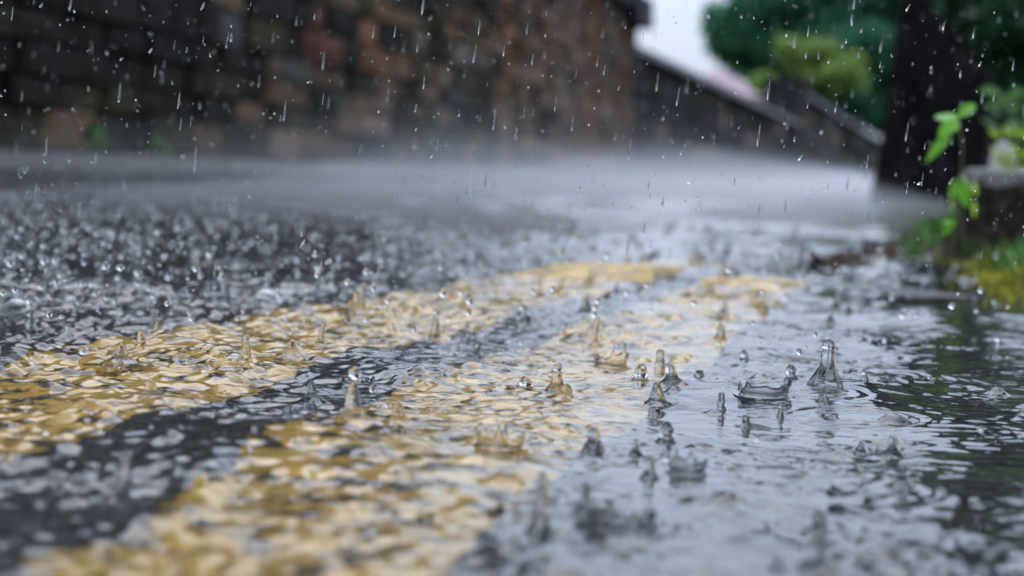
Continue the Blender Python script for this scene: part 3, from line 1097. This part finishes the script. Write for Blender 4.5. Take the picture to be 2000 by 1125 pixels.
# ------------------------------------------------------------------ splashes on the water
def jet_geo(h, rb, rc, bead, k=6.0, lean=(0, 0), seed=0, seg=18, rings=26):
    r = random.Random(seed)
    V, Fq = [], []
    p1, p2 = r.uniform(0, 6.28), r.uniform(0, 6.28)
    for i in range(rings):
        t = i / (rings - 1)
        tt = t ** 1.15
        rad = rc + (rb - rc) * math.exp(-tt * k)
        if tt < .05: rad += rb * .55 * (1 - tt / .05) ** 2
        rad *= 1 + .10 * math.sin(tt * 11 + p1)
        if bead > 0:
            ht = bead / h * 2.0
            if tt > 1 - ht:
                u = (tt - (1 - ht)) / ht * 2 - 1
                b = bead * math.sqrt(max(0, 1 - u * u))
                rad = max(b, rad * max(0, -u)) if u < 0 else b
        else:
            ht = min(.5, rc / h * 1.3)
            if tt > 1 - ht:
                u = (tt - (1 - ht)) / ht
                rad *= math.sqrt(max(0, 1 - u * u))
        z = -.0012 + (h + .0012) * tt
        for s in range(seg):
            a = 2 * math.pi * s / seg
            q = rad * (1 + .07 * math.sin(2 * a + p1 + tt * 3) + .05 * math.sin(3 * a + p2))
            q *= 1 + .22 * max(0, 1 - tt * 2) * math.sin(5 * a + p2 + tt * 2) + .10 * max(0, 1 - tt * 2) * math.sin(9 * a + p1)
            V.append((q * math.cos(a) + lean[0] * h * tt * tt, q * math.sin(a) + lean[1] * h * tt * tt, z))
    for i in range(rings - 1):
        for s in range(seg):
            Fq.append((i * seg + s, i * seg + (s + 1) % seg, (i + 1) * seg + (s + 1) % seg, (i + 1) * seg + s))
    return V, Fq


def crown_geo(R, h, spikes, seed=0, seg=56, squash=1.0):
    """a splash crown: a thin flaring wall of water with fingers"""
    r = random.Random(seed)
    ph = [r.uniform(0, 6.28) for _ in range(4)]
    prof = [(1.35, -.05), (1.08, .10), (1.0, .35), (1.02, .62), (1.10, .86), (1.14, 1.0), (1.08, .97), (.99, .8), (.93, .55), (.88, .3), (.80, .1), (.55, -.04)]
    V, Fq = [], []
    for i, (pr_, pz) in enumerate(prof):
        for s in range(seg):
            a = 2 * math.pi * s / seg
            fing = max(0, math.sin(spikes * a + ph[0])) ** 3 * (.6 + .5 * math.sin(2 * a + ph[1]))
            low = .55 + .35 * math.sin(a + ph[2]) + .12 * math.sin(3 * a + ph[3])
            hh = h * (max(.12, low) + .75 * max(0, fing)) if pz > .5 else h * max(.2, low)
            q = R * pr_ * (1 + .06 * math.sin(3 * a + ph[1]))
            V.append((q * math.cos(a), q * math.sin(a) * squash, pz * hh))
    for i in range(len(prof) - 1):
        for s in range(seg):
            Fq.append((i * seg + s, i * seg + (s + 1) % seg, (i + 1) * seg + (s + 1) % seg, (i + 1) * seg + s))
    return V, Fq


def ico(sub=2):
    import bmesh
    bm = bmesh.new()
    bmesh.ops.create_icosphere(bm, subdivisions=sub, radius=1.0)
    V = [tuple(v.co) for v in bm.verts]
    Fq = [tuple(v.index for v in f.verts) for f in bm.faces]
    bm.free()
    return V, Fq


SPH = ico(3)
SPH2 = ico(2)
drop_me = mesh('droplet', *SPH)
drop_me.materials.append(M['water'])


def ground_at(px, py):
    p = unp(px, py, WATER_Z)
    return p, p[1] / FPX


# (base px, py, height px, base half-width px, column half-width px, bead px, label, beads above [(dy px, r px)])
JETS = [
    (1613, 772, 92, 30, 9, 11, 'tallest water jet with a rounded tip, on the grey asphalt at right', []),
    (690, 822, 78, 34, 9, 0, 'amber cone-shaped water jet under a round drop, on the nearer yellow line', [(88, 13)]),
    (1087, 752, 56, 22, 6, 8, 'slender pointed amber jet in the middle of the nearer yellow line', []),
    (1028, 746, 24, 21, 13, 0, 'blunt amber hump of water left of the slender pointed jet', []),
    (1250, 736, 38, 17, 12, 0, 'stubby column of water on the nearer yellow line, in front of the crown splash', []),
    (1290, 706, 40, 12, 8, 0, 'narrow round-topped water stub behind the stubby column on the yellow line', []),
    (1308, 729, 32, 13, 4, 5, 'small amber jet at the right edge of the nearer yellow line', []),
    (1283, 780, 44, 26, 8, 0, 'grey cone-shaped jet standing where yellow paint meets asphalt', []),
    (1302, 845, 44, 20, 13, 0, 'thick dark stub of water on the asphalt below the grey cone-shaped jet', []),
    (1409, 790, 34, 12, 7, 0, 'short upright column of water on asphalt, left of the tallest jet', []),
    (1459, 813, 26, 14, 6, 0, 'small dark pointed jet in front of the long dark splash', []),
    (1525, 802, 26, 10, 3, 4, 'tiny thin jet with a bead tip, between the long dark splash and the camera', []),
    (850, 646, 60, 13, 5, 6, 'tall thin jet tipped with a bright bead on the far yellow line', []),
    (1408, 668, 32, 15, 5, 0, 'dark pointed jet right of the bright far end of the nearer yellow line', []),
    (1455, 697, 20, 9, 7, 0, 'small dark peg of water right of the dark pointed jet', []),
    (298, 640, 50, 13, 5, 6, 'thin bright jet on dark asphalt left of the far yellow line', [(64, 5)]),
    (60, 640, 52, 18, 9, 8, 'jet with a forked drop beside the large bubble at the left edge', [(62, 6)]),
    (478, 725, 56, 15, 6, 0, 'amber column-like jet on the far yellow line', []),
    (275, 692, 34, 14, 6, 0, 'low amber jet at the left edge of the far yellow line', []),
    (1160, 872, 50, 24, 10, 0, 'soft grey jet over the nearer yellow line, below the crown splash', []),
    (1270, 925, 48, 18, 8, 0, 'dark blurred jet on asphalt beside the cup-shaped splash', []),
    (1055, 1025, 130, 24, 9, 0, 'tall thin blurred jet near the bottom edge of the yellow line', []),
    (1140, 992, 66, 28, 8, 0, 'blurred dark cone jet close to the camera, left of the widest crown', []),
    (1585, 1122, 70, 30, 12, 0, 'blurred dark jet at the bottom edge of the picture', []),
    (1655, 862, 20, 12, 5, 3, 'tiny clear jet on asphalt toward the stream, below the tallest jet', []),
    (1690, 752, 26, 12, 4, 5, 'little beaded jet right of the tallest jet', []),
    (1160, 662, 44, 9, 4, 5, 'thin pale jet with drops strung above it on the far part of the nearer line', [(58, 7), (70, 6), (84, 6)]),
    (910, 646, 28, 12, 5, 0, 'short jet in the dark strip between the two lines, right of the tall thin jet', []),
    (1025, 628, 34, 12, 6, 0, 'blurred jet in the dark strip where the two lines draw together', []),
    (240, 935, 70, 26, 9, 0, 'dark blurred jet in the asphalt strip at lower left', []),
    (1366, 722, 15, 12, 9, 0, 'greenish lump of water just right of the yellow paint', []),
    (1545, 748, 34, 16, 9, 0, 'dark curling jet behind the long dark splash', []),
]
for i, (px, py, hp, bw, cw, bd, lab, beads) in enumerate(JETS):
    p, s = ground_at(px, py)
    zb = water_height(p[0], p[1])
    root = tag(empty('water_jet', (p[0], p[1], zb)), lab, 'water jet', 'water jets thrown up by rain')
    k = 3.4 if bw > cw * 2 else 6.0
    me = mesh('column', *jet_geo(hp * s, bw * s * 1.25, cw * s * 1.08, bd * s * 1.1, k, (rnd.gauss(0, .07), rnd.gauss(0, .1)), i))
    obj('column', me, M['water'], root)
    for (dy, r) in beads:
        o = obj('bead', drop_me, None, root, (rnd.gauss(0, .3) * r * s, 0, (dy + 8) * s))
        o.scale = (r * s, r * s, r * s * rnd.uniform(1.0, 1.25))

CROWNS = [
    (1195, 702, 30, 28, 9, 1.0, 'small crown splash with upright fingers on the nearer yellow line'),
    (1490, 778, 46, 24, 9, 1.3, 'long dark splash ridge on asphalt left of the tallest jet'),
    (978, 866, 44, 36, 6, 1.2, 'amber-brown cup of water on the nearer yellow line, right of the amber cone jet'),
    (1345, 918, 34, 34, 7, 1.0, 'blurred cup-shaped splash on asphalt beside the dark blurred jet'),
    (1205, 1012, 64, 48, 8, 1.0, 'widest crown splash, blurred, on asphalt near the bottom edge'),
    (1732, 868, 30, 18, 6, 1.2, 'low crown splash at the edge of the smooth stream'),
    (915, 680, 22, 20, 8, 1.0, 'clear little crown in the dark strip between the yellow lines'),
    (700, 745, 30, 18, 7, 1.2, 'dark low crown behind the amber cone jet'),
]
for i, (px, py, rp, hp, sp, sq, lab) in enumerate(CROWNS):
    p, s = ground_at(px, py)
    o = obj('crown_splash', mesh('crown_splash', *crown_geo(rp * s, hp * s, sp, i + 3, squash=sq)), M['water'], None, (p[0], p[1], water_height(p[0], p[1])))
    tag(o, lab, 'splash', 'crown-shaped splashes')

BUBBLES = [(28, 600, 38, 'large clear bubble at the left edge of the picture'), (134, 592, 22, 'small bubble right of the large one at left'),
           (515, 590, 40, 'wide flat bubble left of the far yellow line'), (405, 706, 15, 'small bubble on the far yellow line, at left'),
           (455, 722, 18, 'bubble beside the amber column-like jet')]
for i, (px, py, rp, lab) in enumerate(BUBBLES):
    p, s = ground_at(px, py)
    shells = []
    for q in (1.0, .94):                      # a thin skin of water with an inner and an outer face
        V, Fq = [], []
        for a in range(11):
            ph = a / 10 * math.pi / 2
            for k in range(28):
                th = 2 * math.pi * k / 28
                V.append((q * rp * s * math.cos(ph) * math.cos(th), q * rp * s * math.cos(ph) * math.sin(th), q * rp * s * .9 * math.sin(ph)))
        for a in range(10):
            for k in range(28):
                f_ = (a * 28 + k, a * 28 + (k + 1) % 28, (a + 1) * 28 + (k + 1) % 28, (a + 1) * 28 + k)
                Fq.append(f_ if q == 1.0 else f_[::-1])
        shells.append((V, Fq))
    V, Fq = merge(shells)
    root = tag(empty('water_bubble', (p[0], p[1], water_height(p[0], p[1]) - .0005)), lab, 'bubble', 'bubbles on the wet road')
    obj('film', mesh('film', V, Fq), M['water'], root)
    rim = tube_geo([(rp * s * math.cos(a * .2618), rp * s * math.sin(a * .2618), .0004) for a in range(25)], [.0009] * 25, 6, cap=False)
    obj('rim', mesh('rim', *rim), M['water'], root)

# more jets, soft behind and before the sharp zone: copies of eight shapes
jet_shapes = []
for i in range(16):
    hh = .007 + .003 * (i % 4)
    me = mesh('water_jet', *jet_geo(hh, .0065 + .0012 * (i % 3), .0009 + .0004 * (i % 3), .0013 * (i % 5 == 1), 3.2 + .5 * (i % 4), (rnd.gauss(0, .1), rnd.gauss(0, .1)), 100 + i, 12, 16))
    me.materials.append(M['water'])
    jet_shapes.append(me)
done = 0
while done < 296:
    x, y = rand_spot(.62, 4.6, -22.5, 1.5)
    px, py, w = proj((x, y, WATER_Z))
    if in_stream(x, y) or not (-30 < px < 1980) or (640 < py < 850 and px > 780 and rnd.random() < .55):
        continue
    o = obj('small_water_jet', jet_shapes[rnd.randrange(16)], None, None, (x, y, water_height(x, y)))
    sc_ = rnd.uniform(.65, 1.45) * (1.15 if y > 1.8 else 1)
    o.scale = (sc_, sc_, sc_ * rnd.uniform(.5, .95))
    o.rotation_euler = (0, 0, rnd.uniform(0, 6.28))
    reg = ('small rain splash on the dark asphalt left of both yellow lines' if x < -.41 else 'small rain splash on the yellow line farther from the verge' if x < -.29
           else 'small rain splash in the dark strip between the yellow lines' if x < -.225 else 'small rain splash on the yellow line nearer the verge' if x < -.12
           else 'small rain splash on the asphalt right of both yellow lines')
    tag(o, reg + (', sharp' if 1.05 < y < 1.6 else ', blurred near the camera' if y < 1.05 else ', blurred farther off'), 'water jet', 'small splashes all over the road')
    done += 1

# ------------------------------------------------------------------ droplets in the air
def scatter_droplets():
    out = []
    n = 0
    while n < 2600:
        d = rnd.uniform(.75, 5.5) if n % 3 == 0 else rnd.uniform(1.25, 3.2)
        px = rnd.uniform(-30, 2000) if rnd.random() < .3 else abs(rnd.gauss(0, 450))
        a = math.radians(-23) + (px + 30) / 2030 * math.radians(25)
        x, y = d * math.sin(a), d * math.cos(a)
        if x > road_right(y):
            continue
        zz = .008 + abs(rnd.gauss(0, .035)) if rnd.random() < .9 else rnd.uniform(.02, .16)
        if zz > .06: zz = min(zz, .13)
        r = min(.0026 if zz < .05 else .0005, (.00095 if d > 1.35 else .0006) * math.exp(rnd.gauss(0.1, .42)))
        out.append((r / d, x, y, zz, r)); n += 1
    return sorted(out, reverse=True)


dl = scatter_droplets()
vparts = []
Sv, Sf = np.array(SPH2[0]), np.array(SPH2[1])
for i, (_, x, y, zz, r) in enumerate(dl):
    if i < 290:
        o = obj('splash_droplet', drop_me, None, None, (x, y, zz))
        o.scale = (r, r, r * rnd.uniform(.85, 1.35))
        tag(o, 'round clear droplet flung up above the wet road', 'droplet', 'splash droplets above the road')
    else:
        vparts.append(Sv * r + np.array([x, y, zz]))
nv = len(Sv)
fall = np.concatenate([Sf + nv * i for i in range(len(vparts))])
tag(obj('fine_spray', mesh_np('fine_spray', np.concatenate(vparts), fall), M['water']), 'fine spray of tiny droplets over the road', 'spray', kind='stuff')


def rain_geo(aspect):
    V, Fq = SPH
    return [(x * (1 - .25 * z), y * (1 - .25 * z), z * aspect) for x, y, z in V], Fq


rain_me = []
for asp in (2.0, 3.0, 5.0, 8.0, 13.0):
    me = mesh('raindrop', *rain_geo(asp))
    me.materials.append(M['water'])
    rain_me.append(me)
for i in range(290):
    d = rnd.choice((rnd.uniform(1.0, 1.7), rnd.uniform(1.0, 1.7), rnd.uniform(.9, 3.2)))
    px, py = rnd.uniform(0, 1990), rnd.uniform(0, 400) if rnd.random() < .8 else rnd.uniform(300, 520)
    p = at(px, py, d)
    if p[2] < .02:
        continue
    long = rnd.random() < .36
    me = rain_me[rnd.choice((3, 4, 4)) if long else rnd.choice((0, 1, 1, 2))]
    o = obj('raindrop', me, None, None, p)
    r = rnd.uniform(.0002, .00042) if long else rnd.uniform(.00022, .0005)
    o.scale = (r, r, r)
    if long:
        o.rotation_euler = (rnd.gauss(0, .04), .07 + rnd.gauss(0, .03), 0)
    else:
        o.rotation_euler = (rnd.gauss(0, .4), rnd.gauss(.1, .45), 0)
    tag(o, 'falling raindrop glinting in the air in front of the wall and trees', 'raindrop', 'raindrops in the air')

vparts = []
for i in range(1900):                    # the finest rain: specks too small to pick apart
    d = rnd.uniform(.9, 2.6)
    p = at(rnd.uniform(-40, 2040), rnd.uniform(-40, 430) if rnd.random() < .8 else rnd.uniform(380, 560), d)
    if p[2] < .02: continue
    r = rnd.uniform(.00010, .00030)
    st = rnd.uniform(1, 3.2) if rnd.random() < .8 else rnd.uniform(6, 16)
    a, b = (rnd.gauss(.08, .35), rnd.gauss(0, .35)) if st < 4 else (.075, 0)
    q = Sv * np.array([r, r, r * st])
    q = np.stack([q[:, 0] + a * q[:, 2], q[:, 1] + b * q[:, 2], q[:, 2]], 1)
    vparts.append(q + p)
fall = np.concatenate([Sf + nv * i for i in range(len(vparts))])
tag(obj('fine_rain', mesh_np('fine_rain', np.concatenate(vparts), fall), M['water']), 'fine rain specks filling the air above the road', 'rain', kind='stuff')

# ------------------------------------------------------------------ spray mist hugging the road
def mist(name, x0, x1, y0, y1, top, density, seed, nx=26, ny=40):
    r = random.Random(seed)
    ph = [r.uniform(0, 6.28) for _ in range(6)]
    V, Fq = [], []
    yy = y0 * np.exp(np.linspace(0, math.log(y1 / y0), ny))
    for lay in (0, 1):
        for y in yy:
            for i in range(nx):
                x = x0 + (x1 - x0) * i / (nx - 1)
                ex = min(1, (i / (nx - 1)) / .4, (1 - i / (nx - 1)) / .42)
                ey = min(1, (math.log(y / y0) / math.log(y1 / y0)) / .22, 1)
                lump = 1 + .46 * math.sin(x * 2.3 + ph[0] + .5 * math.sin(y * .9)) * math.sin(y * 1.3 + ph[1]) + .30 * math.sin(x * 5 + ph[2]) * math.sin(y * 2.7 + ph[3]) + .16 * math.sin(x * 11 + ph[4]) * math.sin(y * 5.1 + ph[5])
                zt = .014 + top * lump * (ex * ey) ** .7 + .002
                V.append((x, y, .014 if lay == 0 else zt))
    N = nx * ny
    for j in range(ny - 1):
        for i in range(nx - 1):
            a = j * nx + i
            Fq.append((a, a + nx, a + nx + 1, a + 1))
            Fq.append((N + a, N + a + 1, N + a + nx + 1, N + a + nx))
    for i in range(nx - 1):
        Fq.append((i, i + 1, N + i + 1, N + i))
        b = (ny - 1) * nx + i
        Fq.append((b + 1, b, N + b, N + b + 1))
    for j in range(ny - 1):
        a, b = j * nx, (j + 1) * nx
        Fq.append((b, a, N + a, N + b))
        a, b = a + nx - 1, b + nx - 1
        Fq.append((a, b, N + b, N + a))
    o = obj(name, mesh(name, V, Fq, False), volume_mat(name, density))
    return tag(o, kind='stuff')


mist('spray_mist', -2.1, 0.15, 2.6, 33, .14, .028, 1)
mist('spray_mist', -1.7, 0.15, 3.2, 33.2, .13, .085, 2)
mist('spray_mist', -1.9, -0.1, 4.6, 33.4, .17, .045, 3)
mist('spray_mist', -4.0, -0.30, 5.5, 33.6, .26, .005, 4)
mist('spray_mist', -3.2, -0.25, 6.0, 33.8, .42, .003, 5)
